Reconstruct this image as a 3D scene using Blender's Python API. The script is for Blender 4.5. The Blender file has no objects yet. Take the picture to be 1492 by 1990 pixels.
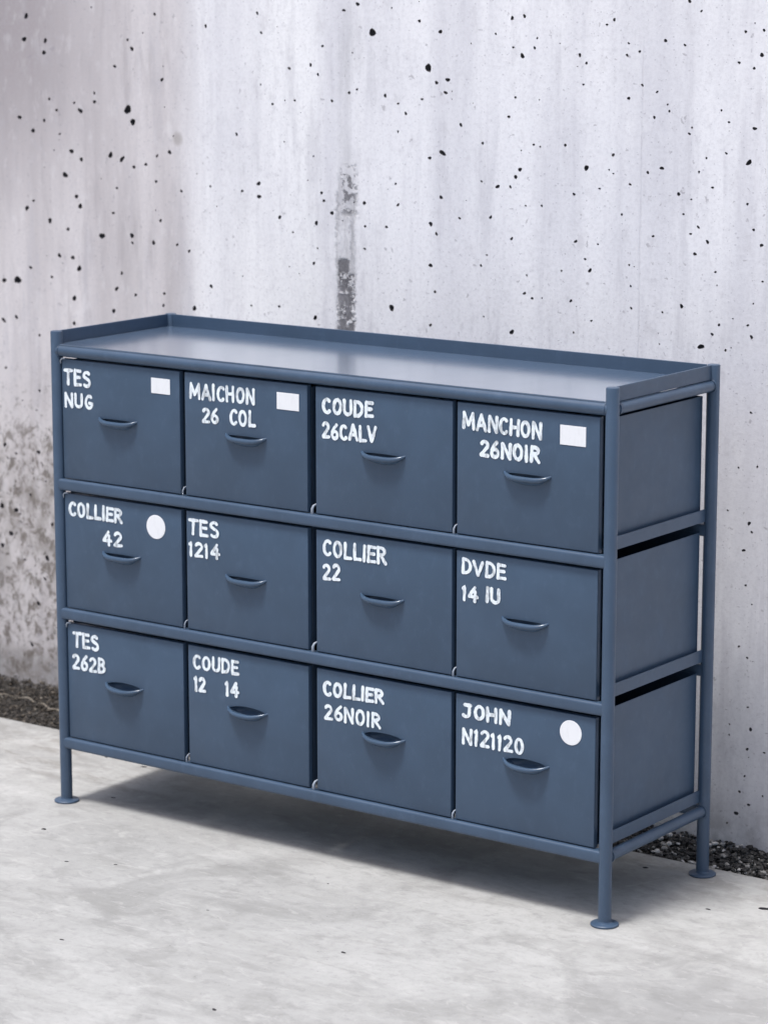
import bpy, bmesh, math, random
from mathutils import Vector, Matrix, geometry
from mathutils import noise as mnoise

# ---------------------------------------------------------------- camera, sky, sun, exposure
scene = bpy.context.scene
COL = scene.collection
CAM_POS = (3.52116334, -3.81437162, 1.56784306)
CAM_YAW, CAM_PITCH = -0.62874533, 0.19275738
cam_data = bpy.data.cameras.new('camera')
cam = bpy.data.objects.new('camera', cam_data)
COL.objects.link(cam)
cam.location = CAM_POS
cam.rotation_euler = (math.pi / 2 - CAM_PITCH, 0.0, -CAM_YAW)
cam_data.sensor_fit = 'VERTICAL'
cam_data.sensor_height = 36.0
cam_data.sensor_width = 27.0
cam_data.lens = 98.7305
cam_data.clip_start = 0.05
cam_data.clip_end = 500.0
cam_data.dof.use_dof = True
cam_data.dof.focus_distance = 4.75
cam_data.dof.aperture_fstop = 5.6
scene.camera = cam
scene.render.resolution_x, scene.render.resolution_y = 767, 1024

SUN_DIR = Vector((0.10, 0.31, -1.0)).normalized()      # direction the light travels
world = bpy.data.worlds.new('World')
scene.world = world
world.use_nodes = True
wn = world.node_tree
sky = wn.nodes.new('ShaderNodeTexSky')
sky.sky_type = 'NISHITA'
sky.sun_disc = False
sky.sun_elevation = math.asin(-SUN_DIR.z)
sky.sun_rotation = math.atan2(-SUN_DIR.x, -SUN_DIR.y)
sky.air_density = 1.0
sky.dust_density = 4.0
sky.ozone_density = 1.0
bg = wn.nodes['Background']
bg.inputs['Strength'].default_value = 0.07
wn.links.new(sky.outputs['Color'], bg.inputs['Color'])

sun_data = bpy.data.lights.new('sun', 'SUN')
sun_data.energy = 1.5
sun_data.angle = math.radians(11)
sun_data.color = (1.0, 0.98, 0.965)
sun = bpy.data.objects.new('sun', sun_data)
COL.objects.link(sun)
sun.rotation_euler = SUN_DIR.to_track_quat('-Z', 'Y').to_euler()
sun.location = (-1, -2, 4)

vs = scene.view_settings
vs.view_transform = 'Standard'
vs.look = 'None'
vs.gamma = 1.0
vs.use_curve_mapping = False
vs.exposure = 1.28

# ---------------------------------------------------------------- helpers
def link(name, bm, mats, parent=None, smooth=None, loc=None):
    me = bpy.data.meshes.new(name)
    bm.normal_update()
    bm.to_mesh(me)
    bm.free()
    for m in (mats if isinstance(mats, (list, tuple)) else [mats]):
        me.materials.append(m)
    if smooth is not None:
        for p in me.polygons:
            p.use_smooth = True
        me.set_sharp_from_angle(angle=math.radians(smooth))
    o = bpy.data.objects.new(name, me)
    COL.objects.link(o)
    if parent:
        o.parent = parent
    if loc:
        o.location = loc
    return o

def tag(o, label=None, cat=None, group=None, kind=None):
    if label: o['label'] = label
    if cat: o['category'] = cat
    if group: o['group'] = group
    if kind: o['kind'] = kind
    return o

def box(bm, x0, x1, y0, y1, z0, z1, bev=0.0, seg=2):
    r = bmesh.ops.create_cube(bm, size=1.0)
    for v in r['verts']:
        v.co = Vector((x0 + (v.co.x + .5) * (x1 - x0), y0 + (v.co.y + .5) * (y1 - y0), z0 + (v.co.z + .5) * (z1 - z0)))
    if bev:
        es = {e for v in r['verts'] for e in v.link_edges}
        bmesh.ops.bevel(bm, geom=list(es), offset=bev, segments=seg, profile=.5, affect='EDGES')

def tube(bm, path, rad, n=16, cap=True):
    path = [Vector(p) for p in path]
    rads = rad if isinstance(rad, (list, tuple)) else [rad] * len(path)
    rings = []
    side = None
    for i, p in enumerate(path):
        t = (path[min(i + 1, len(path) - 1)] - path[max(i - 1, 0)]).normalized()
        if side is None:
            side = t.orthogonal().normalized()
        side = (side - t * side.dot(t)).normalized()
        up = t.cross(side)
        rings.append([bm.verts.new(p + (side * math.cos(a) + up * math.sin(a)) * rads[i]) for a in [2 * math.pi * k / n for k in range(n)]])
    for a, b in zip(rings, rings[1:]):
        for k in range(n):
            bm.faces.new((a[k], a[(k + 1) % n], b[(k + 1) % n], b[k]))
    if cap:
        bm.faces.new(rings[0][::-1])
        bm.faces.new(rings[-1])

def lathe(bm, cx, cy, prof, n=32):
    rings = [[bm.verts.new((cx + r * math.cos(2 * math.pi * k / n), cy + r * math.sin(2 * math.pi * k / n), z)) for k in range(n)] for r, z in prof]
    for a, b in zip(rings, rings[1:]):
        for k in range(n):
            bm.faces.new((a[k], a[(k + 1) % n], b[(k + 1) % n], b[k]))
    bm.faces.new(rings[0][::-1])
    bm.faces.new(rings[-1])

# ---------------------------------------------------------------- node helpers
class NT:
    def __init__(self, name):
        self.m = bpy.data.materials.new(name)
        self.m.use_nodes = True
        self.t = self.m.node_tree
        self.b = self.t.nodes['Principled BSDF']
        self.co = self.t.nodes.new('ShaderNodeTexCoord').outputs['Object']
        s = self.t.nodes.new('ShaderNodeSeparateXYZ')
        self.t.links.new(self.co, s.inputs[0])
        self.x, self.y, self.z = s.outputs
    def put(self, sock, v):
        if isinstance(v, bpy.types.NodeSocket): self.t.links.new(v, sock)
        elif isinstance(v, (tuple, list)) and len(v) == 3 and sock.type == 'RGBA': sock.default_value = (*v, 1)
        else: sock.default_value = v
    def math(self, op, a, b=0.0, clamp=False):
        n = self.t.nodes.new('ShaderNodeMath'); n.operation = op; n.use_clamp = clamp
        self.put(n.inputs[0], a); self.put(n.inputs[1], b)
        return n.outputs[0]
    def mul(self, *a):
        r = a[0]
        for b in a[1:]: r = self.math('MULTIPLY', r, b)
        return r
    def step(self, v, lo, hi, a=0.0, b=1.0, smooth=True):
        n = self.t.nodes.new('ShaderNodeMapRange')
        n.interpolation_type = 'SMOOTHSTEP' if smooth else 'LINEAR'
        self.put(n.inputs[0], v)
        n.inputs[1].default_value = lo; n.inputs[2].default_value = hi
        n.inputs[3].default_value = a; n.inputs[4].default_value = b
        return n.outputs[0]
    def band(self, v, lo, hi, soft):
        return self.mul(self.step(v, lo - soft, lo + soft), self.step(v, hi - soft, hi + soft, 1.0, 0.0))
    def vec(self, scale=(1, 1, 1), off=(0, 0, 0), rot=(0, 0, 0)):
        n = self.t.nodes.new('ShaderNodeMapping')
        self.t.links.new(self.co, n.inputs[0])
        n.inputs['Location'].default_value = off; n.inputs['Scale'].default_value = scale; n.inputs['Rotation'].default_value = rot
        return n.outputs[0]
    def noise(self, scale, detail=4.0, rough=.55, stretch=(1, 1, 1), off=(0, 0, 0), dist=0.0, rot=(0, 0, 0)):
        n = self.t.nodes.new('ShaderNodeTexNoise')
        self.put(n.inputs['Vector'], self.vec(stretch, off, rot))
        n.inputs['Scale'].default_value = scale; n.inputs['Detail'].default_value = detail
        n.inputs['Roughness'].default_value = rough; n.inputs['Distortion'].default_value = dist
        return n.outputs['Fac']
    def voro(self, scale, stretch=(1, 1, 1), off=(0, 0, 0), feature='F1'):
        n = self.t.nodes.new('ShaderNodeTexVoronoi'); n.feature = feature
        self.put(n.inputs['Vector'], self.vec(stretch, off)); n.inputs['Scale'].default_value = scale
        return n.outputs['Distance']
    def mix(self, f, a, b, mode='MIX'):
        n = self.t.nodes.new('ShaderNodeMix'); n.data_type = 'RGBA'; n.blend_type = mode
        self.put(n.inputs['Factor'], f); self.put(n.inputs['A'], a); self.put(n.inputs['B'], b)
        return [o for o in n.outputs if o.type == 'RGBA'][0]
    def bump(self, h, strength, dist, prev=None):
        n = self.t.nodes.new('ShaderNodeBump')
        self.put(n.inputs['Height'], h); n.inputs['Strength'].default_value = strength; n.inputs['Distance'].default_value = dist
        if prev: self.t.links.new(prev, n.inputs['Normal'])
        return n.outputs[0]
    def out(self, color=None, rough=None, normal=None, **kw):
        if color is not None: self.put(self.b.inputs['Base Color'], color)
        if rough is not None: self.put(self.b.inputs['Roughness'], rough)
        if normal is not None: self.put(self.b.inputs['Normal'], normal)
        for k, v in kw.items(): self.put(self.b.inputs[k], v)
        return self.m

# ---------------------------------------------------------------- materials
def mat_wall():
    n = NT('cast_concrete_wall'); M = n.mix
    streak = n.noise(7.0, 4, .6, (1, 1, .10))
    fine_streak = n.noise(38.0, 3, .6, (1, 1, .06), (3, 0, 0))
    cloud = n.noise(2.2, 5, .6, (1, 1, .7), (1, 2, 3))
    grain = n.noise(130.0, 4, .7)
    c = M(n.step(streak, .35, .72), (.83, .825, .845), (.66, .655, .69))
    c = M(n.mul(n.step(fine_streak, .5, .75), .35), c, (.58, .575, .615))
    c = M(n.mul(n.step(cloud, .48, .75), .45), c, (.60, .595, .635))
    # paler, warmer band between the left pour and the scar
    pale = n.mul(n.band(n.x, .52, .86, .03), n.step(n.noise(4, 3, .5, (1, 1, .3), (9, 0, 0)), .3, .6), .6)
    c = M(pale, c, (.86, .86, .865))
    pale2 = n.mul(n.band(n.x, 1.05, 1.75, .12), n.step(n.z, 1.25, .85), .55)
    c = M(pale2, c, (.86, .855, .885))
    # older left pour, pinker and dirtier
    wob = n.math('ADD', n.x, n.math('MULTIPLY', n.noise(9, 4, .65, (1, 1, .5)), .06))
    left = n.step(wob, .600, .470)
    lp = M(n.step(streak, .35, .7), (.67, .635, .640), (.49, .455, .46))
    lp = M(n.mul(n.step(n.x, .50, -.05), n.step(n.z, .85, 1.45), .95), lp, (.29, .255, .265))
    lp = M(n.mul(n.step(n.noise(14, 4, .65, (1, 1, .25), (5, 5, 5)), .52, .72), .45), lp, (.40, .37, .385))
    lp = M(n.mul(n.band(n.x, .30, .50, .08), n.step(n.z, 1.2, .85), n.step(n.noise(12, 4, .65, (1, 1, .3), (7, 7, 0)), .4, .65), .55), lp, (.47, .44, .44))
    lp = M(n.mul(n.step(n.noise(22, 4, .65, (1, 1, .16), (1, 0, 8)), .50, .68), .45), lp, (.33, .30, .31))
    c = M(n.mul(left, .92), c, lp)
    c = M(n.mul(n.step(n.noise(16, 5, .68, (1, 1, .12), (4, 0, 2)), .52, .70), .38), c, (.46, .45, .49))
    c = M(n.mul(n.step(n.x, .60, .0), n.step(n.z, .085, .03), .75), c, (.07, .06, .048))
    # brown algae and dirt low on the left
    zone = n.mul(n.step(n.x, .50, .08), n.step(n.z, .80, .48))
    spots = n.step(n.math('ADD', n.noise(34, 6, .72, (1, 1, .85), (2, 0, 7), .5), n.mul(zone, .13)), .60, .74)
    c = M(n.mul(zone, .35), c, (.42, .38, .36))
    c = M(n.mul(spots, zone, .85), c, (.115, .092, .070))
    dark = n.step(n.noise(64, 4, .65, (1, 1, 1), (1, 5, 3)), .57, .64)
    c = M(n.mul(dark, zone, n.step(n.noise(14, 4, .6, (1, 1, 1), (3, 3, 3)), .40, .58), .9), c, (.050, .042, .034))
    spot2 = n.step(n.noise(55, 5, .72, (1, 1, .8), (6, 0, 1)), .54, .72)
    c = M(n.mul(spot2, zone, .6), c, (.16, .14, .12))
    band = n.mul(zone, n.band(n.z, .22, .50, .10), n.step(n.noise(9, 4, .65, (1, 1, .7), (0, 0, 3)), .42, .62), .6)
    c = M(band, c, (.17, .15, .13))
    # greenish rust blot
    d = n.math('ADD', n.math('POWER', n.math('ABSOLUTE', n.math('SUBTRACT', n.x, .476)), 2), n.math('POWER', n.math('ABSOLUTE', n.math('SUBTRACT', n.z, 1.216)), 2))
    c = M(n.mul(n.step(d, .00035, 0), .6), c, (.30, .27, .25))
    # rough tarry scar running down the wall
    xs = n.math('ADD', n.x, n.math('MULTIPLY', n.math('SUBTRACT', n.noise(55, 5, .7), .5), .030))
    zs = n.math('ADD', n.z, n.math('MULTIPLY', n.math('SUBTRACT', n.noise(70, 4, .7, (1, 1, 1), (4, 0, 4)), .5), .020))
    body = n.band(xs, .909, .952, .005)
    edge = n.math('ADD', n.band(xs, .905, .914, .006), n.band(xs, .940, .955, .006), True)
    chunk = n.step(n.noise(62, 3, .6, (1, 1, 1), (0, 0, 4)), .46, .52)
    fleck = n.step(n.noise(62, 4, .65, (1, 1, 1), (0, 0, 9)), .47, .55)
    low = n.mul(n.step(zs, .957, .945), body, n.step(n.noise(70, 4, .65), .34, .52), .95)
    blk = n.mul(n.band(zs, .970, 1.000, .004), n.band(xs, .909, .941, .004), n.step(n.noise(90, 3, .6), .15, .40), .95)
    flk = n.mul(n.band(zs, .935, .972, .005), body, chunk)
    mid = n.mul(n.band(zs, .955, 1.130, .012), edge, n.step(n.noise(60, 4, .7, (1, 1, .25), (1, 2, 3)), .30, .62), .55)
    midb = n.mul(n.band(zs, .94, 1.17, .03), body, n.step(n.noise(50, 5, .7, (1, 1, .3)), .3, .7), .38)
    top = n.mul(n.band(zs, 1.080, 1.180, .018), n.band(xs, .918, .957, .010), fleck, .9)
    tfade = n.mul(n.band(n.z, 1.08, 1.45, .06), n.band(xs, .915, .965, .016), n.step(n.noise(18, 4, .6, (1, 1, .2)), .35, .65), .26)
    f = n.math('MAXIMUM', low, blk)
    for k in (flk, mid, midb, top, tfade): f = n.math('MAXIMUM', f, k)
    c = M(n.mul(f, .92), c, (.045, .043, .052))
    halo = n.mul(n.band(n.x, .84, 1.02, .04), n.step(n.z, 1.35, 1.0), n.step(n.noise(30, 5, .65, (1, 1, .4)), .45, .7), .34)
    c = M(halo, c, (.45, .44, .48))
    # vertical streaks lower right
    c = M(n.mul(n.band(n.x, 1.80, 1.90, .03), n.step(n.z, .8, .3), n.step(n.noise(20, 4, .6, (1, 1, .3)), .42, .62), .22), c, (.46, .46, .50))
    c = M(n.mul(n.step(n.z, .10, .0), n.step(n.noise(25, 4, .6), .4, .65), .6), c, (.40, .39, .40))
    # joint line between two pours
    sx = n.math('ADD', n.x, n.math('MULTIPLY', n.noise(8, 2, .5, (0, 0, 1)), .006))
    joint = n.mul(n.band(sx, 1.6285, 1.6315, .0012), n.step(n.z, 1.46, 1.40))
    c = M(n.mul(joint, .16), c, (.38, .37, .42))
    # tiny specks everywhere
    v = n.math('SUBTRACT', n.voro(85), n.math('MULTIPLY', n.noise(11, 2), .12))
    c = M(n.mul(n.step(v, .075, .03), .38), c, (.26, .25, .29))
    v2 = n.math('SUBTRACT', n.voro(40, (1, 1, 1.5), (7, 0, 3)), n.math('MULTIPLY', n.noise(5, 2), .10))
    c = M(n.mul(n.step(v2, .08, -.01), .45), c, (.30, .29, .33))
    c = M(n.mul(n.step(grain, .42, .72), .26), c, (.42, .41, .44))
    c = M(n.mul(n.step(n.noise(48, 5, .72, (1, 1, .8), (3, 3, 3)), .50, .70), n.step(n.noise(6, 3, .6, (1, 1, .5), (1, 5, 2)), .36, .62), .34), c, (.44, .43, .46))
    c = M(n.mul(n.step(n.noise(32, 4, .7, (1, 1, .5), (8, 1, 6)), .52, .68), .14), c, (.90, .90, .91))
    v3 = n.noise(58, 3, .55, (1, 1, 1.15), (2, 0, 5), .4)
    c = M(n.mul(n.step(v3, .655, .72), .55), c, (.30, .285, .31))
    c = M(n.mul(n.step(n.noise(19, 5, .7, (1, 1, .7), (9, 9, 1)), .55, .72), .32), c, (.47, .455, .48))
    b1 = n.bump(n.noise(5, 4, .5, (1, 1, .5)), .25, .006)
    b2 = n.bump(grain, .35, .0012, b1)
    b3 = n.bump(n.math('ADD', n.mul(joint, .25), n.mul(f, .9)), -1.0, .0035, b2)
    b3.node.invert = True
    b3.node.inputs['Strength'].default_value = .8
    return n.out(c, .82, b3)

def mat_pit():
    n = NT('pit_grime_shade')
    c = n.mix(n.noise(200, 3), (.030, .028, .034), (.085, .08, .085))  # grime kept near black, so the pits' shade is partly in the colour
    return n.out(c, .95)

def mat_floor():
    n = NT('pale_concrete_floor'); M = n.mix
    big = n.noise(1.7, 5, .6, (1, 1, 1), (3, 1, 0), .4)
    mid = n.noise(6, 6, .62, (1, 1.5, 1), (0, 4, 0), .6, (0, 0, .5))
    trowel = n.noise(9, 5, .6, (.5, 2.2, 1), (1, 1, 0), 1.2, (0, 0, .25))
    fine = n.noise(70, 5, .65)
    c = M(n.step(big, .35, .68), (0.420, 0.425, 0.425), (0.336, 0.340, 0.340))
    c = M(n.mul(n.step(mid, .46, .70), .70), c, (0.252, 0.254, 0.252))
    c = M(n.mul(n.step(trowel, .47, .72), .38), c, (0.268, 0.270, 0.262))
    c = M(n.mul(n.step(n.noise(12, 4, .6, (1, 2, 1), (8, 3, 0), .8), .55, .75), .5), c, (0.483, 0.486, 0.483))
    # darker grey patch near the right front, dirt along the slab edge
    dx = n.math('MULTIPLY', n.math('SUBTRACT', n.x, 1.50), 2.6); dy = n.math('MULTIPLY', n.math('ADD', n.y, .26), 2.2)
    rr = n.math('ADD', n.math('MULTIPLY', dx, dx), n.math('MULTIPLY', dy, dy))
    c = M(n.mul(n.step(n.math('ADD', rr, n.math('MULTIPLY', n.noise(9, 4, .6), .5)), .62, .18), .55), c, (0.199, 0.201, 0.204))
    ed = n.mul(n.step(n.math('ADD', n.y, n.math('MULTIPLY', n.noise(14, 4, .6), .12)), .20, .42), n.step(n.noise(22, 4, .6, (1, 1, 1), (5, 0, 0)), .42, .62), .55)
    c = M(ed, c, (0.199, 0.192, 0.179))
    st = n.mul(n.band(n.x, -.6, .15, .1), n.band(n.y, .10, .36, .06), n.step(n.noise(11, 5, .65, (1, 2.4, 1), (2, 2, 0), .5, (0, 0, .3)), .48, .66), .6)  # dark patches at the left, a soft contact shadow painted in among them
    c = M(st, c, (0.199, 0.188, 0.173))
    # hairline scratches
    for k, (ox, oy, an) in enumerate([(0.000, 0.414, 1.242), (.95, .35, 1.25), (.4, -.9, .3)]):
        ca, sa = math.cos(an), math.sin(an)
        d = n.math('ADD', n.math('MULTIPLY', n.math('SUBTRACT', n.x, ox), sa), n.math('MULTIPLY', n.math('ADD', n.y, oy), -ca))
        d = n.math('ADD', d, n.math('MULTIPLY', n.math('SUBTRACT', n.noise(3 + k, 3), .5), .05))
        m = n.mul(n.step(n.math('ABSOLUTE', d), .004, .0), n.step(n.noise(4, 2, .5, (1, 1, 1), (k * 3, 0, 0)), .50, .60), .35)
        c = M(m, c, (0.503, 0.503, 0.498))
    c = M(n.mul(n.step(fine, .45, .72), .30), c, (0.241, 0.241, 0.241))
    c = M(n.mul(n.step(n.voro(28), .055, .02), .55), c, (0.116, 0.113, 0.110))
    c = M(n.mul(n.step(n.noise(3.2, 6, .68, (1, 1, 1), (6, 2, 0), .8), .50, .64), .38), c, (.205, .207, .205))
    c = M(n.mul(n.step(n.noise(26, 5, .7, (1, 1.6, 1), (2, 7, 0), .5), .52, .68), .32), c, (.20, .20, .20))
    c = M(n.mul(n.step(n.noise(19, 5, .7, (1, 2.2, 1), (12, 7, 0), .8), .54, .68), .35), c, (.50, .50, .50))
    c = M(.5, c, (.90, .895, .86), 'MULTIPLY')
    c = M(n.mul(n.step(n.noise(210, 4, .75), .56, .70), .22), c, (.12, .12, .115))
    b = n.bump(mid, .20, .006)
    b = n.bump(trowel, .18, .004, b)
    b = n.bump(fine, .25, .0010, b)
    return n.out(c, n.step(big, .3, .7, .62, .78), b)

def mat_paint(name='blue_grey_powder_coat', rough=.36, base=(.041, .070, .116), coat=.0):
    n = NT(name)
    v = n.noise(9, 4, .6)
    c = n.mix(n.step(v, .3, .7), base, tuple(k * 1.16 for k in base))
    c = n.mix(n.mul(n.step(n.noise(60, 5, .7, (1, 1, .6), (3, 1, 1)), .50, .75), .35), c, tuple(k * 1.45 + .01 for k in base))
    scuff = n.mul(n.step(n.noise(120, 4, .7, (1, 1, 1), (2, 2, 2)), .66, .78), .20)
    c = n.mix(scuff, c, (.20, .24, .30))
    b = n.bump(n.noise(420, 2, .5), .10 if rough > .3 else .02, .0004)
    b = n.bump(n.noise(4, 1, .5), .05 if rough > .3 else .02, .004, b)
    return n.out(c, n.step(n.noise(30, 4, .6), .3, .7, rough - .02, rough + (.06 if rough > .3 else .02)), b, **{'Coat Weight': coat, 'Coat Roughness': .2})

def mat_white(name, col, rough=.55, rag=False):
    n = NT(name)
    c = n.mix(n.step(n.noise(150, 4, .7, (1, 1, .35)), .46, .70), col, tuple(k * (.50 if rag else .95) for k in col))
    return n.out(c, rough)

def mat_island(name, stops, rough=.7):
    n = NT(name)
    g = n.t.nodes.new('ShaderNodeNewGeometry')
    r = n.t.nodes.new('ShaderNodeValToRGB')
    r.color_ramp.interpolation = 'CONSTANT'
    el = r.color_ramp.elements
    el[0].position = 0; el[0].color = (*stops[0][1], 1)
    el[1].position = stops[1][0]; el[1].color = (*stops[1][1], 1)
    for p, c in stops[2:]:
        e = el.new(p); e.color = (*c, 1)
    n.t.links.new(g.outputs['Random Per Island'], r.inputs[0])
    c = n.mix(n.mul(n.step(n.noise(300, 4, .6), .4, .7), .4), r.outputs[0], (.12, .115, .11))
    return n.out(c, rough, n.bump(n.noise(350, 3), .4, .001))

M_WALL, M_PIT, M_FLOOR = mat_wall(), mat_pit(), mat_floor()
M_STEEL = mat_paint()
M_PULL = mat_paint('blue_grey_pull', .22, (.040, .070, .116))
M_FACE = mat_paint('blue_grey_drawer_face', .40, (.040, .070, .116))
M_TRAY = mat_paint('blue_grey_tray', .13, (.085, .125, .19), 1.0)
M_LETTER = mat_white('hand_painted_white', (.80, .86, .90), .6, True)
M_STICK = mat_white('white_sticker', (.80, .81, .83), .5)
M_PALE = mat_white('pale_metal_and_glint', (.30, .34, .40), .4)  # metal of the guide tabs, also colours the added corner highlights

# ---------------------------------------------------------------- wall with real air-bubble pits
# wall-local frame: x runs along the wall to the right, z up, y into the concrete
WALL_A, WALL_B = Vector((-.7, .652, 0)), Vector((1.19, .522, 0))
PITS = [(0.034,1.459,7.2),(0.026,1.41,7.2),(0.091,1.408,7.1),(0.086,1.383,6.3),(0.337,1.414,4.5),(0.349,1.396,6.7),(0.416,1.467,4.4),(0.559,1.445,5.0),(0.7,1.472,4.8),(0.71,1.434,4.1),(0.298,1.359,4.5),(0.434,1.335,5.1),(0.334,1.271,12.0),(0.348,1.246,8.3),(0.193,1.264,8.5),(0.175,1.28,4.7),(0.236,1.302,4.6),(0.236,1.284,5.4),(0.099,1.286,4.8),(0.121,1.263,4.7),(0.082,1.24,4.8),(0.006,1.244,6.5),(0.047,1.217,8.0),(0.129,1.213,3.9),(0.164,1.178,6.3),(0.193,1.162,6.2),(0.281,1.175,8.4),(0.315,1.168,8.3),(0.453,1.188,6.6),(0.417,1.179,4.5),(0.384,1.16,5.2),(0.349,1.153,6.0),(0.143,1.127,7.9),(0.413,1.126,4.5),(0.298,1.107,4.6),(0.485,1.11,4.4),(0.176,1.083,6.3),(0.187,1.063,7.0),(0.022,1.05,6.5),(0.043,1.067,4.8),(0.093,1.027,7.2),(0.424,1.046,4.5),(0.286,1.054,4.6),(0.148,1.012,5.5),(0.251,1.004,10.1),(0.34,1.01,6.1),(0.341,0.995,4.6),(0.403,0.999,6.0),(0.471,0.999,4.4),(0.505,0.988,4.4),(0.12,0.954,6.4),(0.161,0.952,6.3),(0.18,0.93,7.9),(0.029,0.922,5.7),(0.095,0.906,4.8),(-0.013,0.892,11.5),(-0.056,0.888,7.5),(0.292,0.895,6.2),(0.308,0.929,4.6),(0.348,0.886,4.6),(0.432,0.895,4.5),(0.429,0.87,4.5),(0.163,0.865,7.9),(0.282,0.847,6.2),(0.518,0.871,6.6),(-0.061,0.8,7.5),(-0.02,0.81,5.8),(0.161,0.811,5.6),(0.998,1.439,10.9),(0.961,1.492,5.8),(0.926,1.48,5.2),(0.871,1.411,4.0),(0.84,1.374,4.7),(0.784,1.366,4.8),(0.859,1.356,4.0),(0.641,1.232,4.9),(0.7,1.136,6.3),(0.701,1.11,5.6),(0.655,1.119,4.2),(0.567,1.124,3.6),(0.756,1.072,4.8),(0.853,1.066,5.4),(0.791,1.044,3.4),(0.873,1.111,4.7),(0.867,1.126,4.7),(0.894,1.088,5.3),(0.846,0.986,4.1),(0.566,0.92,5.1),(0.576,0.912,5.8),(0.677,0.889,3.5),(0.753,0.893,4.2),(0.849,0.878,6.1),(0.895,1.306,4.6),(0.939,1.323,3.9),(0.959,1.33,3.9),(0.739,1.295,4.1),(0.798,1.304,3.4),(0.977,1.112,5.2),(0.979,1.067,3.9),(0.978,1.023,3.9),(1.114,1.462,4.4),(1.165,1.443,5.6),(1.136,1.375,9.4),(1.156,1.348,5.0),(1.183,1.354,5.6),(1.178,1.33,5.0),(1.121,1.316,3.8),(1.062,1.306,3.8),(1.081,1.288,4.4),(1.215,1.271,4.3),(1.328,1.29,4.2),(1.267,1.239,4.3),(1.171,1.217,8.1),(1.14,1.206,4.4),(1.355,1.194,5.4),(1.345,1.18,4.8),(1.303,1.16,5.4),(1.333,1.161,3.6),(1.168,1.133,5.0),(1.213,1.096,3.7),(1.143,1.081,6.3),(1.157,1.063,5.0),(1.287,1.102,4.3),(1.406,1.13,3.5),(1.337,1.065,4.2),(1.369,1.128,3.0),(1.143,1.002,5.7),(1.154,0.952,3.8),(1.265,1.01,3.7),(1.046,0.913,7.8),(1.339,0.89,6.7),(1.143,0.887,4.4),(1.479,1.155,4.1),(1.506,1.204,6.9),(1.536,1.168,2.9),(1.565,1.23,4.5),(1.517,1.018,5.8),(1.506,1.038,3.5),(1.484,1.069,4.1),(1.586,1.124,3.4),(1.534,1.067,2.9),(1.453,1.013,2.9),(1.368,0.965,4.2),(1.386,0.957,3.6),(1.475,0.959,4.1),(1.373,0.999,3.0),(1.522,0.926,3.5),(1.482,0.901,2.9),(1.334,1.47,4.8),(1.362,1.474,4.7),(1.296,1.441,3.6),(1.358,1.402,5.9),(1.386,1.417,4.1),(1.337,1.417,3.6),(1.488,1.406,4.6),(1.503,1.392,3.4),(1.563,1.47,3.9),(1.547,1.461,3.4),(1.592,1.408,3.9),(1.595,1.429,3.3),(1.619,1.415,3.3),(1.597,1.332,4.5),(1.626,1.356,3.3),(1.653,1.3,3.9),(1.658,1.345,3.3),(1.685,1.312,3.8),(1.674,1.435,4.9),(1.715,1.428,3.2),(1.748,1.487,3.7),(1.723,1.504,4.3),(1.84,1.453,4.2),(1.877,1.456,4.1),(1.874,1.414,5.7),(1.828,1.4,3.7),(1.859,1.391,3.7),(1.863,1.288,5.2),(1.853,1.229,6.3),(1.671,1.211,5.5),(1.641,1.202,3.9),(1.708,1.167,4.4),(1.735,1.159,2.7),(1.779,1.182,3.8),(1.75,1.208,3.2),(1.751,1.111,4.3),(1.735,1.098,3.8),(1.771,1.086,4.9),(1.745,1.063,4.9),(1.719,1.132,3.3),(1.866,1.113,3.7),(1.883,1.087,4.2),(1.852,1.157,3.2),(1.655,1.089,3.3),(1.603,1.179,3.4),(1.604,1.034,2.8),(1.608,0.996,3.4),(1.61,0.956,3.4),(1.719,0.968,4.9),(1.678,0.954,3.3),(1.799,0.941,3.2),(1.785,0.923,4.3),(1.859,0.945,3.7),(1.867,0.925,4.2),(1.762,0.899,7.6),(1.814,0.897,3.2),(1.869,0.984,2.6),(1.789,1.034,3.2),(1.887,1.024,2.6),(1.728,1.274,3.3),(1.806,1.243,3.2),(1.81,1.297,3.2),(1.794,1.317,2.7),(1.765,1.233,3.2),(1.458,1.243,4.1),(1.401,1.238,2.9),(1.386,1.241,3.0),(1.343,1.326,3.6),(1.265,1.168,3.1),(1.056,1.153,3.9),(1.062,1.113,4.5),(1.062,1.253,3.2),(1.033,1.069,3.9),(1.03,1.32,5.1),(1.87,0.791,3.5),(1.847,0.69,3.0),(1.886,0.696,2.9),(1.872,0.592,4.2),(1.878,0.577,3.0),(1.862,0.542,4.2),(1.868,0.479,3.0),(1.882,0.446,2.4),(1.857,0.365,3.0),(1.875,0.347,3.0),(1.879,0.256,3.0),(1.886,0.216,4.2),(1.88,0.178,3.6),(1.916,0.178,3.0),(1.876,0.127,3.0),(1.866,0.096,3.6),(1.886,0.075,4.2),(1.86,0.054,4.9),(1.841,0.032,3.1),(1.915,0.097,2.4),(1.841,0.218,2.4),(1.841,0.198,2.4),(0.048,0.654,4.9),(-0.032,0.506,5.0),(-0.068,0.522,5.9),(-0.082,0.382,8.5),(0.04,0.517,6.6),(0.011,0.418,4.2),(0.078,0.36,6.6),(-0.055,0.323,8.5),(-0.036,0.378,7.6),(-0.013,0.269,4.2),(0.06,0.282,7.4),(-0.084,0.292,6.8),(0.028,0.175,6.7),(0.004,0.077,6.7),(0.051,0.234,5.8),(0.052,0.776,4.9),(-0.058,0.695,4.2)]
random.seed(11)

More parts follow.
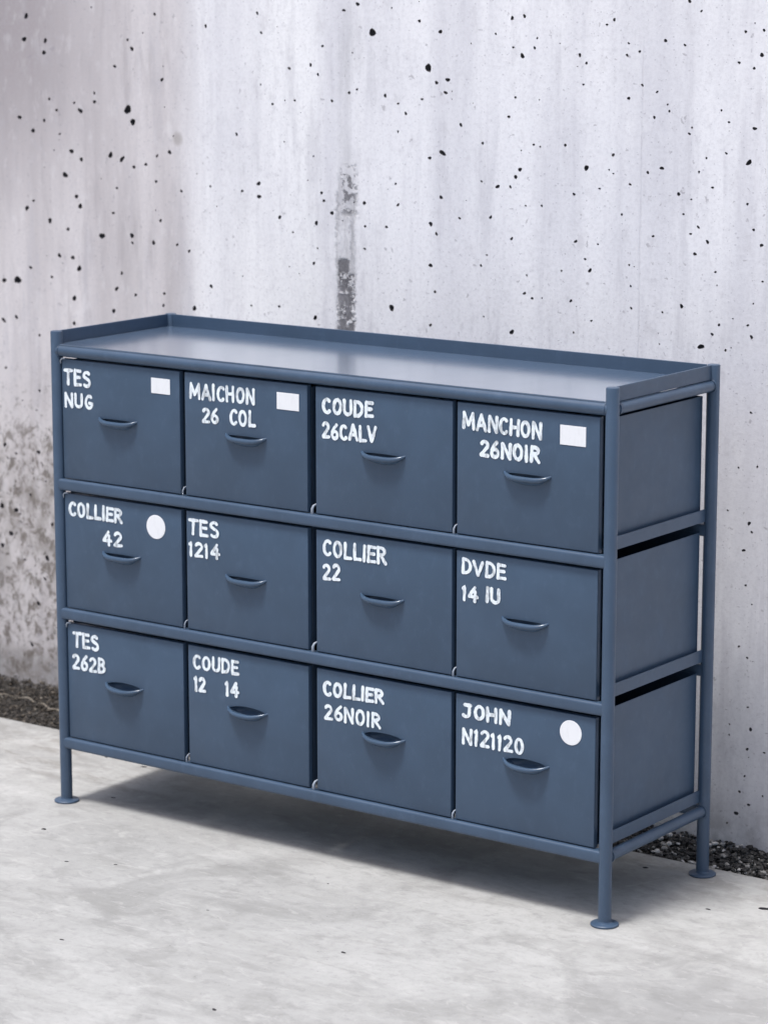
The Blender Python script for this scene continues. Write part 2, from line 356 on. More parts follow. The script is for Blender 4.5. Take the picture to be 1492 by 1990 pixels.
def blob(cx, cz, rx, rz, ang, n, rng):
    ph = [rng.uniform(0, 6.28) for _ in range(3)]
    out = []
    for k in range(n):
        a = 2 * math.pi * k / n
        r = 1 + .16 * math.sin(2 * a + ph[0]) + .10 * math.sin(3 * a + ph[1]) + .06 * math.sin(5 * a + ph[2])
        x, z = rx * r * math.cos(a), rz * r * math.sin(a)
        out.append((cx + x * math.cos(ang) - z * math.sin(ang), cz + x * math.sin(ang) + z * math.cos(ang)))
    return out

def pitted_sheet(bm, outline, pits, to3, depth_dir, rng):
    """triangulates outline around the pit rims (constrained Delaunay), then sinks a bowl in every pit"""
    vs2, es, owner = [], [], []
    def ring(pts):
        s = len(vs2)
        vs2.extend(Vector(p) for p in pts)
        es.extend((s + i, s + (i + 1) % len(pts)) for i in range(len(pts)))
    ring(outline)
    kept = []
    for (cx, cz, rx, rz, ang, n) in pits:
        R = max(rx, rz) * 1.4
        if all((cx - k[0]) ** 2 + (cz - k[1]) ** 2 > (R + k[2]) ** 2 for k in kept):
            kept.append((cx, cz, R, blob(cx, cz, rx, rz, ang, n, rng), min(rx, rz)))
            ring(kept[-1][3])
    ov, oe, of, orig_v, _, _ = geometry.delaunay_2d_cdt(vs2, es, [], 0, 1e-6)
    bv = [bm.verts.new(to3(v.x, v.y)) for v in ov]
    remap = {}
    for i, o in enumerate(orig_v):
        for k in o: remap[k] = i
    owner = {}
    s = len(outline)
    for j, k in enumerate(kept):
        for i in range(len(k[3])): owner[remap[s + i]] = j
        s += len(k[3])
    for f in of:
        o = {owner.get(i, -1) for i in f}
        if len(o) == 1 and -1 not in o:
            continue
        try: bm.faces.new([bv[i] for i in f])
        except ValueError: pass
    s = len(outline)
    for k in kept:
        cx, cz, R, pts, r = k
        prev = [bv[remap[s + i]] for i in range(len(pts))]
        s += len(pts)
        for sc, dp in ((1.02, .45), (.85, 1.1), (.45, 1.6)):
            cur = [bm.verts.new(to3(cx + (p[0] - cx) * sc, cz + (p[1] - cz) * sc) + depth_dir * (r * dp)) for p in pts]
            for i in range(len(pts)):
                f = bm.faces.new((prev[i], prev[(i + 1) % len(pts)], cur[(i + 1) % len(pts)], cur[i]))
                f.material_index = 1
            prev = cur
        f = bm.faces.new(prev); f.material_index = 1
    return len(kept)

rng = random.Random(5)
pits = []
for u, z, r in PITS:
    r = max(.0017, r * .00080)
    rx = r * rng.uniform(.95, 1.25); rz = r * rng.uniform(.7, 1.0)
    pits.append((u, z, rx, rz, rng.uniform(-.7, .7), 12 if r > .004 else 8))
for _ in range(200):                                     # finer bubbles over the part in view
    u, z = rng.uniform(-.12, 2.0), rng.uniform(.03, 1.55)
    if z < .8 and .12 < u < 1.75: continue
    r = rng.uniform(.0009, .0021)
    pits.append((u, z, r * rng.uniform(1, 1.6), r, rng.uniform(-.6, .6), 6))
for _ in range(420):                                     # and on beyond the frame
    u, z = rng.uniform(-2.2, 4.0), rng.uniform(.03, 2.9)
    if -.12 < u < 2.0 and z < 1.55: continue
    r = rng.choice((.0015, .002, .003, .0045, .007)) * rng.uniform(.7, 1.2)
    pits.append((u, z, r * 1.2, r, rng.uniform(-.7, .7), 8))
wd = (WALL_B - WALL_A).normalized()
bm = bmesh.new()
U0, U1, ZT = -6.0, 9.0, 3.0
outline = [(U0, -.25), (U1, -.25), (U1, ZT), (U0, ZT)]
pitted_sheet(bm, outline, pits, lambda x, z: Vector((x, 0, z)), Vector((0, 1, 0)), rng)
bm.verts.ensure_lookup_table()
c = [bm.verts[i] for i in range(len(bm.verts)) if False]
back = {p: bm.verts.new((p[0], .25, p[1])) for p in outline}
front = {}
for v in bm.verts:
    for p in outline:
        if abs(v.co.x - p[0]) < 1e-6 and abs(v.co.z - p[1]) < 1e-6 and abs(v.co.y) < 1e-6: front[p] = v
for i in range(4):
    a, b = outline[i], outline[(i + 1) % 4]
    bm.faces.new((front[a], front[b], back[b], back[a]))
bm.faces.new([back[p] for p in outline])
bmesh.ops.recalc_face_normals(bm, faces=bm.faces[:])
wall = link('concrete_wall', bm, [M_WALL, M_PIT])
wall.location = WALL_A
wall.rotation_euler = (0, 0, math.atan2(wd.y, wd.x))
tag(wall, 'pale cast concrete wall pitted with small dark air holes behind the drawer cabinet', 'wall')

# ---------------------------------------------------------------- ground, slab, gravel strip
bm = bmesh.new()
bmesh.ops.create_grid(bm, x_segments=2, y_segments=2, size=150)
g = link('ground', bm, mat_island('dark_soil', [(0, (.05, .045, .04)), (.5, (.05, .045, .04))], .95), loc=(0, 0, -.26))
tag(g, kind='structure')

FLOOR_PITS = [(.087, -.158, .005), (.058, .067, .004), (-.14, .271, .004), (-.033, .262, .005), (.25, -.275, .0035), (.332, -.237, .003), (.52, -.583, .0035), (.929, -.361, .004), (.921, -.679, .004), (1.1, .30, .005), (1.377, .229, .009), (1.30, .17, .004), (.70, -.10, .002), (.62, -.33, .002)]
bm = bmesh.new()
YE = .362
edge = []
xx = 9.0
while xx > -6.0:
    edge.append((xx, YE + .006 * mnoise.noise(Vector((xx * 3, 0, 0))) + .003 * mnoise.noise(Vector((xx * 23, 5, 0)))))
    xx -= .03 if -1.5 < xx < 3 else .3
outline = [(-60, -60), (60, -60), (60, YE)] + edge + [(-60, YE)]
pitted_sheet(bm, outline, [(x, y, r * 1.3, r * .8, rng.uniform(-.4, .4), 10) for x, y, r in FLOOR_PITS], lambda x, y: Vector((x, y, 0)), Vector((0, 0, -1)), rng)
top = {(round(v.co.x, 5), round(v.co.y, 5)): v for v in bm.verts if abs(v.co.z) < 1e-7}
ring = [top[(round(p[0], 5), round(p[1], 5))] for p in outline]
low = [bm.verts.new((v.co.x, v.co.y + .002, -.12)) for v in ring]
for i in range(len(ring)):
    j = (i + 1) % len(ring)
    bm.faces.new((ring[i], low[i], low[j], ring[j]))
bmesh.ops.recalc_face_normals(bm, faces=bm.faces[:])
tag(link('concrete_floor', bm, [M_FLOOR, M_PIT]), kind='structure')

# gravel bed: an uneven dark sheet with thousands of loose stones on it
bm = bmesh.new()
bx0, bx1, by0, by1 = -6, 9, .34, 1.2
nx, ny = 500, 16
gv = [[bm.verts.new((bx0 + (bx1 - bx0) * i / nx, by0 + (by1 - by0) * j / ny, -.022 + .006 * mnoise.noise(Vector((i * .35, j * .8, 2))))) for j in range(ny + 1)] for i in range(nx + 1)]
for i in range(nx):
    for j in range(ny):
        bm.faces.new((gv[i][j], gv[i + 1][j], gv[i + 1][j + 1], gv[i][j + 1]))
bed = link('gravel_bed', bm, mat_island('dark_grit', [(0, (.022, .02, .018)), (.5, (.022, .02, .018))], .9))
tag(bed, kind='structure')

def wall_y(x):
    return WALL_A.y + (x - WALL_A.x) * wd.y / wd.x

def stones(name, x0, x1, count, rmin, rmax, mat, seed, label):
    rg = random.Random(seed)
    t = bmesh.new(); bmesh.ops.create_icosphere(t, subdivisions=1, radius=1.0)
    base = [v.co.copy() for v in t.verts]; faces = [[v.index for v in f.verts] for f in t.faces]; t.free()
    V, F = [], []
    for _ in range(count):
        x = rg.uniform(x0, x1); y = rg.uniform(YE + .004, wall_y(x) + .01)
        r = rmin + (rmax - rmin) * rg.random() ** 2.2
        q = Matrix.Rotation(rg.uniform(0, 6.28), 3, 'Z') @ Matrix.Rotation(rg.uniform(-.5, .5), 3, 'X')
        sx, sy, sz = r * rg.uniform(.9, 1.4), r * rg.uniform(.7, 1.1), r * rg.uniform(.5, .8)
        z = -.018 + rg.uniform(0, .015)
        if y < YE + r * 1.3: y = YE + r * 1.3; 
        s = len(V)
        for b in base:
            k = rg.uniform(.82, 1.12)
            p = q @ Vector((b.x * sx * k, b.y * sy * k, b.z * sz * k))
            V.append((x + p.x, y + p.y, z + p.z))
        F.extend([[s + i for i in f] for f in faces])
    me = bpy.data.meshes.new(name); me.from_pydata(V, [], F); me.materials.append(mat)
    o = bpy.data.objects.new(name, me); COL.objects.link(o)
    return tag(o, label, 'gravel', kind='stuff')

M_GRAV = mat_island('black_and_grey_gravel', [(0, (.016, .016, .016)), (.50, (.03, .029, .028)), (.72, (.08, .078, .072)), (.84, (.30, .295, .28)), (.93, (.62, .61, .59))])
M_MUD = mat_island('brown_grit', [(0, (.014, .011, .008)), (.45, (.028, .021, .014)), (.74, (.05, .038, .026)), (.92, (.10, .08, .058)), (.98, (.34, .31, .26))])
stones('gravel', -.15, 2.6, 15000, .0022, .0078, M_GRAV, 3, 'strip of loose black and pale grey gravel along the wall base')
stones('gravel', 2.6, 7.0, 3000, .008, .018, M_GRAV, 4, 'strip of gravel running on along the wall to the right')
stones('gravel', -1.6, -.15, 13000, .0016, .0050, M_MUD, 6, 'brown muddy grit along the wall base left of the cabinet')

bm = bmesh.new()
pts = [(-.86, .44), (-.78, .475), (-.70, .505), (-.64, .520), (-.59, .524), (-.54, .510), (-.49, .494), (-.43, .485)]
path = []
for i in range(len(pts) - 1):
    for k in range(4):
        a = pts[max(i - 1, 0)]; b = pts[i]; c2 = pts[i + 1]; d = pts[min(i + 2, len(pts) - 1)]; t = k / 4
        f = lambda p0, p1, p2, p3: .5 * (2 * p1 + (p2 - p0) * t + (2 * p0 - 5 * p1 + 4 * p2 - p3) * t * t + (3 * p1 - p0 - 3 * p2 + p3) * t ** 3)
        path.append((f(a[0], b[0], c2[0], d[0]), f(a[1], b[1], c2[1], d[1]), -.004 + .003 * math.sin(len(path) * 1.3)))
tube(bm, path, [.0011 + .0005 * math.sin(i * .9) for i in range(len(path))], 8)
tag(link('cord', bm, mat_white('pale_cord', (.25, .22, .18), .8, True), smooth=60), 'thin pale cord lying on the dark grit left of the cabinet', 'cord')

# ---------------------------------------------------------------- the drawer cabinet
W, D = 1.2, .3255
ZTOP, ZT_RAIL, RAILS = .9028, .8666, (.6162, .3693, .1172)
PR, RR = .0112, .0108
cab = bpy.data.objects.new('drawer_cabinet', None)
COL.objects.link(cab)
tag(cab, 'blue grey metal cabinet of twelve hand lettered drawers standing before the pitted wall', 'cabinet')

for (x, y) in ((0, 0), (W, 0), (0, D), (W, D)):
    bm = bmesh.new()
    lathe(bm, x, y, [(PR, .004), (PR, ZTOP - .002), (PR - .0006, ZTOP - .0006), (PR - .0022, ZTOP)], 28)
    post = link('post', bm, M_STEEL, cab, 40)
    bm = bmesh.new()
    lathe(bm, x, y, [(.0225, 0), (.0236, .0006), (.0240, .0020), (.0236, .0033), (.0222, .0042), (.0155, .0050), (PR + .0012, .0056), (PR + .0003, .0075)], 36)
    link('foot', bm, M_STEEL, post, 50)

def rail(name, path, r=RR, parent=cab):
    bm = bmesh.new()
    if name == 'side_rail' or path[0][2] > .8:
        tube(bm, path, r, 20)
    else:                                                 # softened square section, flat face forward
        (xa, y, z), (xb, _, _) = path
        rings = []
        for x in (xa, xb):
            ring = []
            for cy, cz, a0 in ((1, 1, 0), (-1, 1, 90), (-1, -1, 180), (1, -1, 270)):
                for k in range(6):
                    a = math.radians(a0 + 90 * k / 5)
                    ring.append(bm.verts.new((x, y + cy * (r - .0048) * .86 + .0048 * math.cos(a), z + cz * (r - .0048) + .0048 * math.sin(a))))
            rings.append(ring)
        for i in range(24):
            bm.faces.new((rings[0][i], rings[0][(i + 1) % 24], rings[1][(i + 1) % 24], rings[1][i]))
        bm.faces.new(rings[0][::-1]); bm.faces.new(rings[1])
        bmesh.ops.recalc_face_normals(bm, faces=bm.faces[:])
    return link(name, bm, M_STEEL, parent, 40)
for y, n in ((0, 'front_rail'), (D, 'back_rail')):
    for z in (ZT_RAIL,) + RAILS:
        rail(n, [(.004, y, z), (W - .004, y, z)])
for x in (0, W):
    for z in (ZT_RAIL, RAILS[2]):
        rail('side_rail', [(x, .004, z), (x, D - .004, z)], .0098)
# weld beads round the rail ends
def bead(x, y, z, axis):
    bm = bmesh.new()
    R, n1, n2 = RR + .0002, 20, 8
    rings = []
    for i in range(n1):
        a = 2 * math.pi * i / n1
        rr = .0011 * (1 + .25 * math.sin(a * 5 + x * 9))
        ring = []
        for j in range(n2):
            b = 2 * math.pi * j / n2
            q = R + rr * math.cos(b); h = rr * math.sin(b)
            p = (h, q * math.cos(a), q * math.sin(a)) if axis == 'x' else (q * math.cos(a), h, q * math.sin(a))
            ring.append(bm.verts.new((x + p[0], y + p[1], z + p[2])))
        rings.append(ring)
    for i in range(n1):
        for j in range(n2):
            bm.faces.new((rings[i][j], rings[(i + 1) % n1][j], rings[(i + 1) % n1][(j + 1) % n2], rings[i][(j + 1) % n2]))
    bmesh.ops.recalc_face_normals(bm, faces=bm.faces[:])
    link('weld', bm, M_STEEL, cab, 60)
for z in (ZT_RAIL,):
    bead(PR - .0012, 0, z, 'x'); bead(W - PR + .0012, 0, z, 'x')
for z in (ZT_RAIL, RAILS[2]):
    bead(W, PR - .0012, z, 'y'); bead(W, D - PR + .0012, z, 'y')

# tray on top: floor sheet with raised rim at the left, back and right
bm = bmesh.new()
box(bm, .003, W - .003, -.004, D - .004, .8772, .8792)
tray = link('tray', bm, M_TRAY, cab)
bm = bmesh.new(); box(bm, .0100, W - .0100, D - .0075, D - .0050, .8786, ZTOP, .0008, 1); link('back_rim', bm, M_STEEL, tray)
bm = bmesh.new(); box(bm, -.0015, .0010, .0095, D - .0095, .8776, ZTOP, .0008, 1); link('side_rim', bm, M_STEEL, tray)
bm = bmesh.new(); box(bm, W - .0010, W + .0018, .0095, D - .0095, .8776, ZTOP, .0008, 1); link('side_rim', bm, M_STEEL, tray)

# drawer columns and rows: x0, x1 | rail z below, top of front
COLS = ((.0135, .2975), (.3085, .5855), (.6030, .8915), (.9000, 1.1790))
ROWS = ((RAILS[0], .8525), (RAILS[1], .6005), (RAILS[2], .3520))

# side runners (angle strips) either side plus inner runners under each drawer gap
def runner(x, y0, y1, z0, h, flange):
    bm = bmesh.new()
    box(bm, x - .0012, x + .0012, y0, y1, z0, z0 + h, .0004, 1)
    fx = (x - .0012 + flange, x - .0014) if flange < 0 else (x + .0014, x + .0012 + flange)
    box(bm, fx[0], fx[1], y0, y1, z0, z0 + .002)
    link('runner', bm, M_STEEL, cab)
for zr in RAILS:
    runner(W - .0045, .010, D - .010, zr + .016, .022, -.018)
    runner(.0045, .010, D - .010, zr + .016, .022, .018)
    for gx in (.303, .594, .896):
        runner(gx, .0115, D - .0115, zr + .003, .009, .016)

# little bent tabs that part the drawers, welded on the rails
for zr in RAILS:
    for gx, s in ((.3032, .0014), (.5965, .0026), (.8958, .0018)):
        bm = bmesh.new()
        z0 = zr + RR * .6
        tube(bm, [(gx - .001, .004, z0 - .002), (gx - .001, -.0035, z0 + .006), (gx, -.0045, z0 + .014), (gx + .0018, -.003, z0 + .019), (gx + .003, .003, z0 + .021)], [s * 1.1, s * 1.1, s, s * .8, s * .6], 8)
        link('guide_tab', bm, M_PALE, cab, 60)

YF = -.0035
def drawer_mesh(x0, x1, z0, z1, hx, hz, up):
    bm = bmesh.new()
    rng2 = random.Random(int(x0 * 1000 + z0 * 77))
    bev = .0030
    prof = [(0, .0115), (0, bev), (bev * .29, bev * .29), (bev, 0)]
    rings = []
    for ins, dy in prof[:-1]:
        r = max(.0008, bev - ins) if False else 0
        rings.append([bm.verts.new((px, YF + dy, pz)) for px, pz in ((x0 + ins, z0 + ins), (x1 - ins, z0 + ins), (x1 - ins, z1 - ins), (x0 + ins, z1 - ins))])
    outline = [(x0 + bev, z0 + bev), (x1 - bev, z0 + bev), (x1 - bev, z1 - bev), (x0 + bev, z1 - bev)]
    n = 28
    hole = []
    for k in range(n):
        a = 2 * math.pi * k / n
        hole.append((hx + .0415 * math.cos(a), hz + (up if math.sin(a) > 0 else .009) * math.sin(a)))
    vs2 = [Vector(p) for p in outline + hole]
    es = [(i, (i + 1) % 4) for i in range(4)] + [(4 + i, 4 + (i + 1) % n) for i in range(n)]
    ov, _, of, orig, _, _ = geometry.delaunay_2d_cdt(vs2, es, [], 0, 1e-7)
    bv = [bm.verts.new((v.x, YF, v.y)) for v in ov]
    mp = {}
    for i, o in enumerate(orig):
        for k in o: mp[k] = i
    hs = {mp[4 + i] for i in range(n)}
    for f in of:
        if all(i in hs for i in f): continue
        bm.faces.new([bv[i] for i in f])
    cap = [bv[mp[i]] for i in range(4)]
    rings.append(cap)
    for a, b in zip(rings, rings[1:]):
        for i in range(4):
            bm.faces.new((a[i], a[(i + 1) % 4], b[(i + 1) % 4], b[i]))
    prev = [bv[mp[4 + i]] for i in range(n)]
    for sc, dp in ((.985, .0006), (.95, .003), (.85, .0075), (.55, .0105)):
        cur = [bm.verts.new((hx + (p[0] - hx) * sc, YF + dp, hz + (p[1] - hz) * sc)) for p in hole]
        for i in range(n):
            bm.faces.new((prev[i], prev[(i + 1) % n], cur[(i + 1) % n], cur[i]))
        prev = cur
    bm.faces.new(prev)
    bm.faces.new(rings[0])
    # the box behind: two sides, back and bottom
    yb, t = .3144, .0014
    zs = z1 + .0115 if z1 < .8 else z1 - .004
    yj = .0122
    box(bm, x0 + .0015, x0 + .0015 + t, yj, yb, z0 + .006, zs, .0004, 1)
    xo = x1 + .0075 if x1 > 1.1 else x1 - .0015           # the end column's box is a little wider than its front
    box(bm, xo - t, xo, yj, yb, z0 + .006, zs, .0004, 1)
    box(bm, x0 + .0030, xo - .0015, yb - t - .0002, yb - .0002, z0 + .006, zs, .0004, 1)
    box(bm, x0 + .0031, x1 - .0031, yj, yb - .002, z0 + .0065, z0 + .0080)
    bmesh.ops.recalc_face_normals(bm, faces=bm.faces[:])
    return bm

def handle(parent, hx, hz, row, half):
    bm = bmesh.new()
    n = 22
    drop, outw, r0 = ((.0080, .013, .0048), (.0080, .013, .0048), (.0085, .018, .0042))[row]
    path, rads = [], []
    for k in range(n + 1):
        s = -1 + 2 * k / n
        q = max(0.0, 1 - abs(s) ** (2.6 if row == 2 else 3.6))
        path.append((hx + s * half, YF + .002 - outw * q ** .85, hz + .003 - drop * q))
        rads.append(.0016 + (r0 - .0016) * q ** .6)
    tube(bm, path, rads, 12)
    if row == 2 or True:                                  # thin shell below the lip
        a = [bm.verts.new((p[0], p[1], p[2] - rads[i] * .4)) for i, p in enumerate(path)]
        m1 = [bm.verts.new((hx + (p[0] - hx) * .97, YF + (p[1] - YF) * .72, p[2] - .0075 * (1 - abs(-1 + 2 * i / n) ** 3))) for i, p in enumerate(path)]
        b = [bm.verts.new((hx + (p[0] - hx) * .92, YF + .001, p[2] - .0115 * (1 - abs(-1 + 2 * i / n) ** 3))) for i, p in enumerate(path)]
        for u, v in ((a, m1), (m1, b)):
            for i in range(n):
                bm.faces.new((u[i], u[i + 1], v[i + 1], v[i]))
    link('handle', bm, M_PULL, parent, 70)

# stroke font for the brushed capitals: glyph = (advance width, list of polylines in a 1-high cell)
def arc(cx, cy, rx, ry, a0, a1, n=14):
    return [(cx + rx * math.cos(math.radians(a0 + (a1 - a0) * k / n)), cy + ry * math.sin(math.radians(a0 + (a1 - a0) * k / n))) for k in range(n + 1)]
G = {
 'T': (.62, [[(.0, .93), (.62, .95)], [(.31, .93), (.30, .0)]]),
 'E': (.52, [[(.06, 1.), (.05, .0)], [(.05, .96), (.52, .95)], [(.05, .52), (.46, .53)], [(.05, .04), (.54, .05)]]),
 'S': (.56, [arc(.29, .74, .23, .22, 35, 200, 10) + arc(.29, .27, .25, .24, 80, -140, 14)]),
 'N': (.62, [[(.05, .0), (.06, 1.)], [(.06, .97), (.56, .04)], [(.57, .0), (.58, 1.)]]),
 'U': (.58, [[(.05, 1.), (.05, .35)] + arc(.30, .30, .25, .26, 180, 360, 12) + [(.55, 1.)]]),
 'G': (.60, [arc(.32, .50, .27, .46, 55, 330, 20) + [(.56, .42), (.32, .42)]]),
 'M': (.84, [[(.04, .0), (.08, 1.)], [(.08, .96), (.40, .22)], [(.40, .22), (.74, .98)], [(.74, 1.), (.80, .0)]]),
 'A': (.66, [[(.0, .0), (.32, 1.)], [(.32, 1.), (.64, .0)], [(.13, .33), (.52, .33)]]),
 'I': (.14, [[(.07, 1.), (.07, .0)]]),
 'C': (.56, [arc(.32, .50, .27, .46, 48, 315, 20)]),
 'H': (.60, [[(.05, 1.), (.05, .0)], [(.56, 1.), (.55, .0)], [(.05, .50), (.55, .52)]]),
 'O': (.62, [arc(.31, .50, .26, .46, 100, 452, 26)]),
 'L': (.48, [[(.06, 1.), (.05, .0)], [(.05, .04), (.50, .05)]]),
 '2': (.54, [arc(.26, .72, .22, .24, 160, -25, 12) + [(.04, .05)], [(.04, .04), (.54, .05)]]),
 '6': (.54, [[(.44, .98), (.20, .72), (.07, .45)] + arc(.28, .28, .22, .25, 165, -190, 18)]),
 'D': (.60, [[(.06, 1.), (.05, .0)], [(.05, .96)] + arc(.20, .50, .36, .46, 80, -80, 16) + [(.05, .04)]]),
 'V': (.62, [[(.0, 1.), (.31, .02)], [(.31, .02), (.62, 1.)]]),
 'R': (.58, [[(.06, 1.), (.05, .0)], [(.05, .96)] + arc(.24, .74, .26, .22, 80, -90, 12) + [(.06, .50)], [(.22, .50), (.58, .0)]]),
 '4': (.60, [[(.40, 1.), (.03, .32)], [(.03, .32), (.60, .33)], [(.44, .72), (.43, .0)]]),
 '1': (.22, [[(.02, .82), (.13, .98), (.12, .0)]]),
 'J': (.56, [[(.10, .95), (.50, .95)], [(.42, .95), (.42, .30)] + arc(.22, .26, .20, .22, 0, -150, 10)]),
 'B': (.56, [[(.06, 1.), (.05, .0)], [(.05, .96)] + arc(.22, .75, .25, .21, 80, -80, 10) + [(.08, .52)], [(.08, .52)] + arc(.24, .27, .29, .24, 75, -80, 12) + [(.05, .03)]]),
 '0': (.54, [arc(.27, .50, .22, .46, 100, 452, 24)]),
}
def ribbon(bm, pts, hw, y, rg):
    # resample, then lay a brush-wide strip whose edges wander a little
    P = [Vector(p) for p in pts]
    out = [P[0]]
    for a, b in zip(P, P[1:]):
        m = max(1, int((b - a).length / .0022))
        out += [a.lerp(b, k / m) for k in range(1, m + 1)]
    if len(out) < 2: return
    # rounded brush ends
    t0 = (out[0] - out[1]).normalized(); t1 = (out[-1] - out[-2]).normalized()
    out = [out[0] + t0 * hw * .8, out[0] + t0 * hw * .35] + out + [out[-1] + t1 * hw * .35, out[-1] + t1 * hw * .8]
    n = len(out); L, R = [], []
    ph = rg.uniform(0, 9)
    for i, p in enumerate(out):
        t = (out[min(i + 1, n - 1)] - out[max(i - 1, 0)]).normalized()
        nn = Vector((-t.y, t.x))
        e = .40 if i in (0, n - 1) else (.85 if i in (1, n - 2) else 1.0)
        wv = hw * e * (1 + .10 * math.sin(i * .55 + ph))
        L.append(p + nn * wv * rg.uniform(.90, 1.08)); R.append(p - nn * wv * rg.uniform(.90, 1.08))
    lv = [bm.verts.new((p.x, y - .0002 * i / n, p.y)) for i, p in enumerate(L)]; rv = [bm.verts.new((p.x, y - .0002 * i / n, p.y)) for i, p in enumerate(R)]
    for i in range(n - 1):
        bm.faces.new((rv[i], rv[i + 1], lv[i + 1], lv[i]))
def write(bm, line, rg):
    text, x0, zb, w, h, sl = line
    hw = .0031 * rg.uniform(.93, 1.07)
    gap = .20
    adv = sum(G[c][0] for c in text) + gap * (len(text) - 1)
    sx = (w - 2 * hw) / adv
    cx = x0 + hw
    hh = h - 2 * hw
    lay = 0
    for c in text:
        gw, strokes = G[c]
        dz = rg.uniform(-.0007, .0007); sh = rg.uniform(-.03, .05); k = rg.uniform(.96, 1.04)
        for s in strokes:
            pts = [(cx + px * sx + sh * pz * hh, zb + hw + dz + pz * hh * k + sl * (cx + px * sx - x0)) for px, pz in s]
            ribbon(bm, pts, hw, YF - .00030 - .00023 * (lay % 4), rg)
            lay += 1
        cx += (gw + gap) * sx
TEXT = {
(0, 0) : [('TES', 0.0185, 0.8026, 0.0686, 0.0344, 0.002), ('NUG', 0.0185, 0.761, 0.0738, 0.0305, 0.021)],
(0, 1) : [('MAICHON', 0.319, 0.8038, 0.1527, 0.0326, 0.015), ('26', 0.3475, 0.7637, 0.042, 0.0308, 0.004), ('COL', 0.4107, 0.7642, 0.0623, 0.0315, 0.029)],
(0, 2) : [('COUDE', 0.6168, 0.8038, 0.1122, 0.0323, 0.025), ('26CALV', 0.6166, 0.7615, 0.1189, 0.0315, 0.026)],
(0, 3) : [('MANCHON', 0.9099, 0.8071, 0.1603, 0.0321, -0.024), ('26NOIR', 0.9445, 0.7637, 0.1223, 0.032, -0.006)],
(1, 0) : [('COLLIER', 0.0228, 0.5566, 0.1353, 0.0314, 0.003), ('42', 0.1059, 0.5099, 0.0511, 0.0312, 0.041)],
(1, 1) : [('TES', 0.3123, 0.5561, 0.0742, 0.0332, -0.01), ('1214', 0.3128, 0.5153, 0.0756, 0.0310, 0.026)],
(1, 2) : [('COLLIER', 0.6166, 0.5541, 0.1406, 0.0338, 0.002), ('22', 0.6164, 0.5119, 0.0415, 0.033, 0.016)],
(1, 3) : [('DVDE', 0.9097, 0.5597, 0.0922, 0.0302, -0.008), ('14', 0.9103, 0.5145, 0.0366, 0.0294, -0.014), ('IU', 0.9583, 0.5174, 0.0328, 0.0301, -0.03)],
(2, 0) : [('TES', 0.0261, 0.3053, 0.0686, 0.033, 0.005), ('262B', 0.0236, 0.262, 0.0861, 0.0325, 0.028)],
(2, 1) : [('COUDE', 0.3189, 0.3063, 0.1106, 0.0305, 0.036), ('12', 0.3213, 0.2645, 0.031, 0.0312, 0.05), ('14', 0.3938, 0.2671, 0.0359, 0.0308, 0.04)],
(2, 2) : [('COLLIER', 0.6164, 0.3023, 0.1351, 0.0305, 0.035), ('26NOIR', 0.6183, 0.2604, 0.1262, 0.0314, 0.015)],
(2, 3) : [('JOHN', 0.9116, 0.3097, 0.1021, 0.0295, 0.01), ('N121120', 0.9119, 0.2632, 0.1295, 0.0326, 0.012)],
}
RECT = {(0, 0): (.2537, .8218, .0445, .0280), (0, 1): (.5436, .8201, .0490, .0300), (0, 3): (1.1284, .8173, .0495, .0325)}
DOT = {(1, 0): (.2375, .5615, .0222), (2, 3): (1.1315, .3200, .0212)}
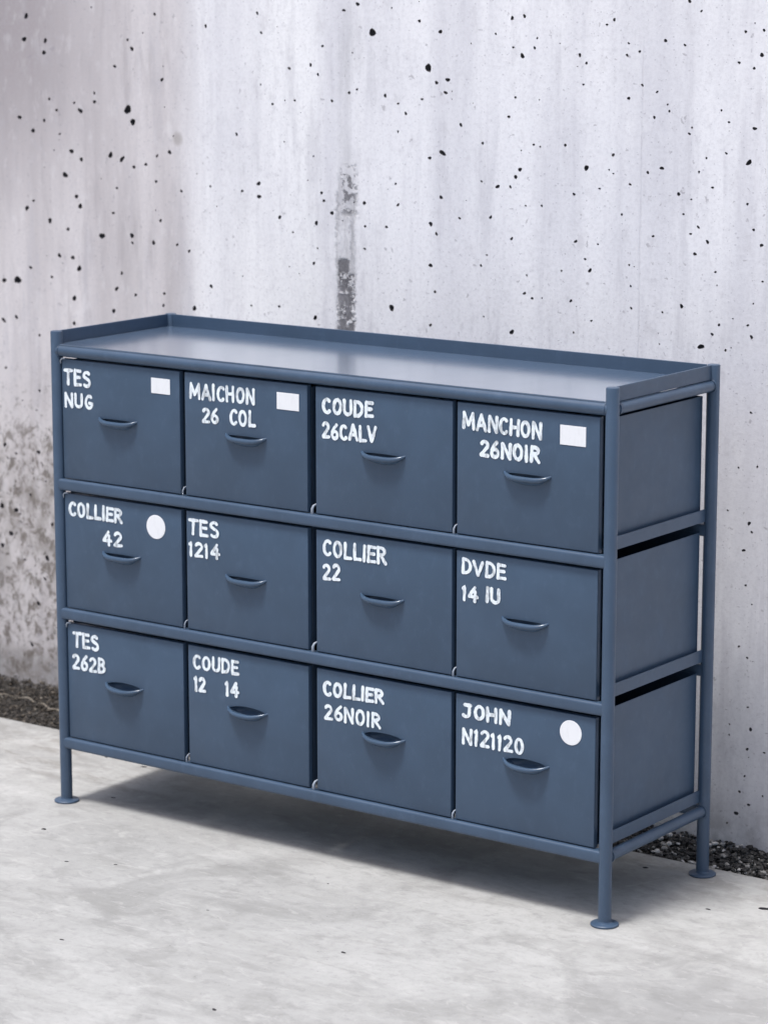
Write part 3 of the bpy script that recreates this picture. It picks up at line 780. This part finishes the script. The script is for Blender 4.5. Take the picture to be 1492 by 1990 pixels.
DLABEL = {
(0, 0): 'drawer lettered TES NUG with a white rectangle', (0, 1): 'drawer lettered MAICHON 26 COL with a white rectangle',
(0, 2): 'drawer lettered COUDE 26CALV', (0, 3): 'drawer lettered MANCHON 26NOIR with a white rectangle',
(1, 0): 'drawer lettered COLLIER 42 with a white dot', (1, 1): 'drawer lettered TES 1214',
(1, 2): 'drawer lettered COLLIER 22', (1, 3): 'drawer lettered DVDE 14 IU',
(2, 0): 'drawer lettered TES 262B', (2, 1): 'drawer lettered COUDE 12 14',
(2, 2): 'drawer lettered COLLIER 26NOIR', (2, 3): 'drawer lettered N121120 with a white dot'}
HX = ((.150, .449, .748, 1.041), (.153, .446, .746, 1.039), (.154, .447, .749, 1.044))
HZ = ((.748, .747, .746, .742), (.497, .491, .496, .495), (.247, .247, .248, .251))
for r, (zr, zt) in enumerate(ROWS):
    for c, (x0, x1) in enumerate(COLS):
        z0 = zr + .0122
        rg = random.Random(r * 10 + c)
        hx, hz = HX[r][c], HZ[r][c]
        up = .0024 if r < 2 else .0085
        d = link('drawer', drawer_mesh(x0, x1, z0, zt, hx, hz, up), M_FACE, cab, 35)
        d['label'] = DLABEL[(r, c)]
        handle(d, hx, hz, r, .0465)
        bm = bmesh.new()
        for line in TEXT[(r, c)]: write(bm, line, rg)
        link('lettering', bm, M_LETTER, d)
        if (r, c) in RECT:
            cx, cz, w, h = RECT[(r, c)]
            bm = bmesh.new(); box(bm, cx - w / 2, cx + w / 2, YF - .0008, YF - .0001, cz - h / 2, cz + h / 2, .0003, 1)
            link('sticker', bm, M_STICK, d)
        if (r, c) in DOT:
            cx, cz, q = DOT[(r, c)]
            bm = bmesh.new()
            ring = [[bm.verts.new((cx + q * k * math.cos(a), y, cz + q * k * math.sin(a))) for a in [2 * math.pi * i / 40 for i in range(40)]] for k, y in ((1, YF - .0001), (1, YF - .0007), (.97, YF - .0009))]
            for a, b in zip(ring, ring[1:]):
                for i in range(40): bm.faces.new((a[i], a[(i + 1) % 40], b[(i + 1) % 40], b[i]))
            bm.faces.new(ring[-1])
            link('sticker', bm, M_STICK, d)
    # pale sliver added as the highlight on each row's left drawer corner
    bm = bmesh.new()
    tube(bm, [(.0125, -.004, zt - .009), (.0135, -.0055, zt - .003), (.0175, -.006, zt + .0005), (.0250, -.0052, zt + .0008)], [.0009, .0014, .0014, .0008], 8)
    link('corner_glint', bm, M_PALE, cab, 60)
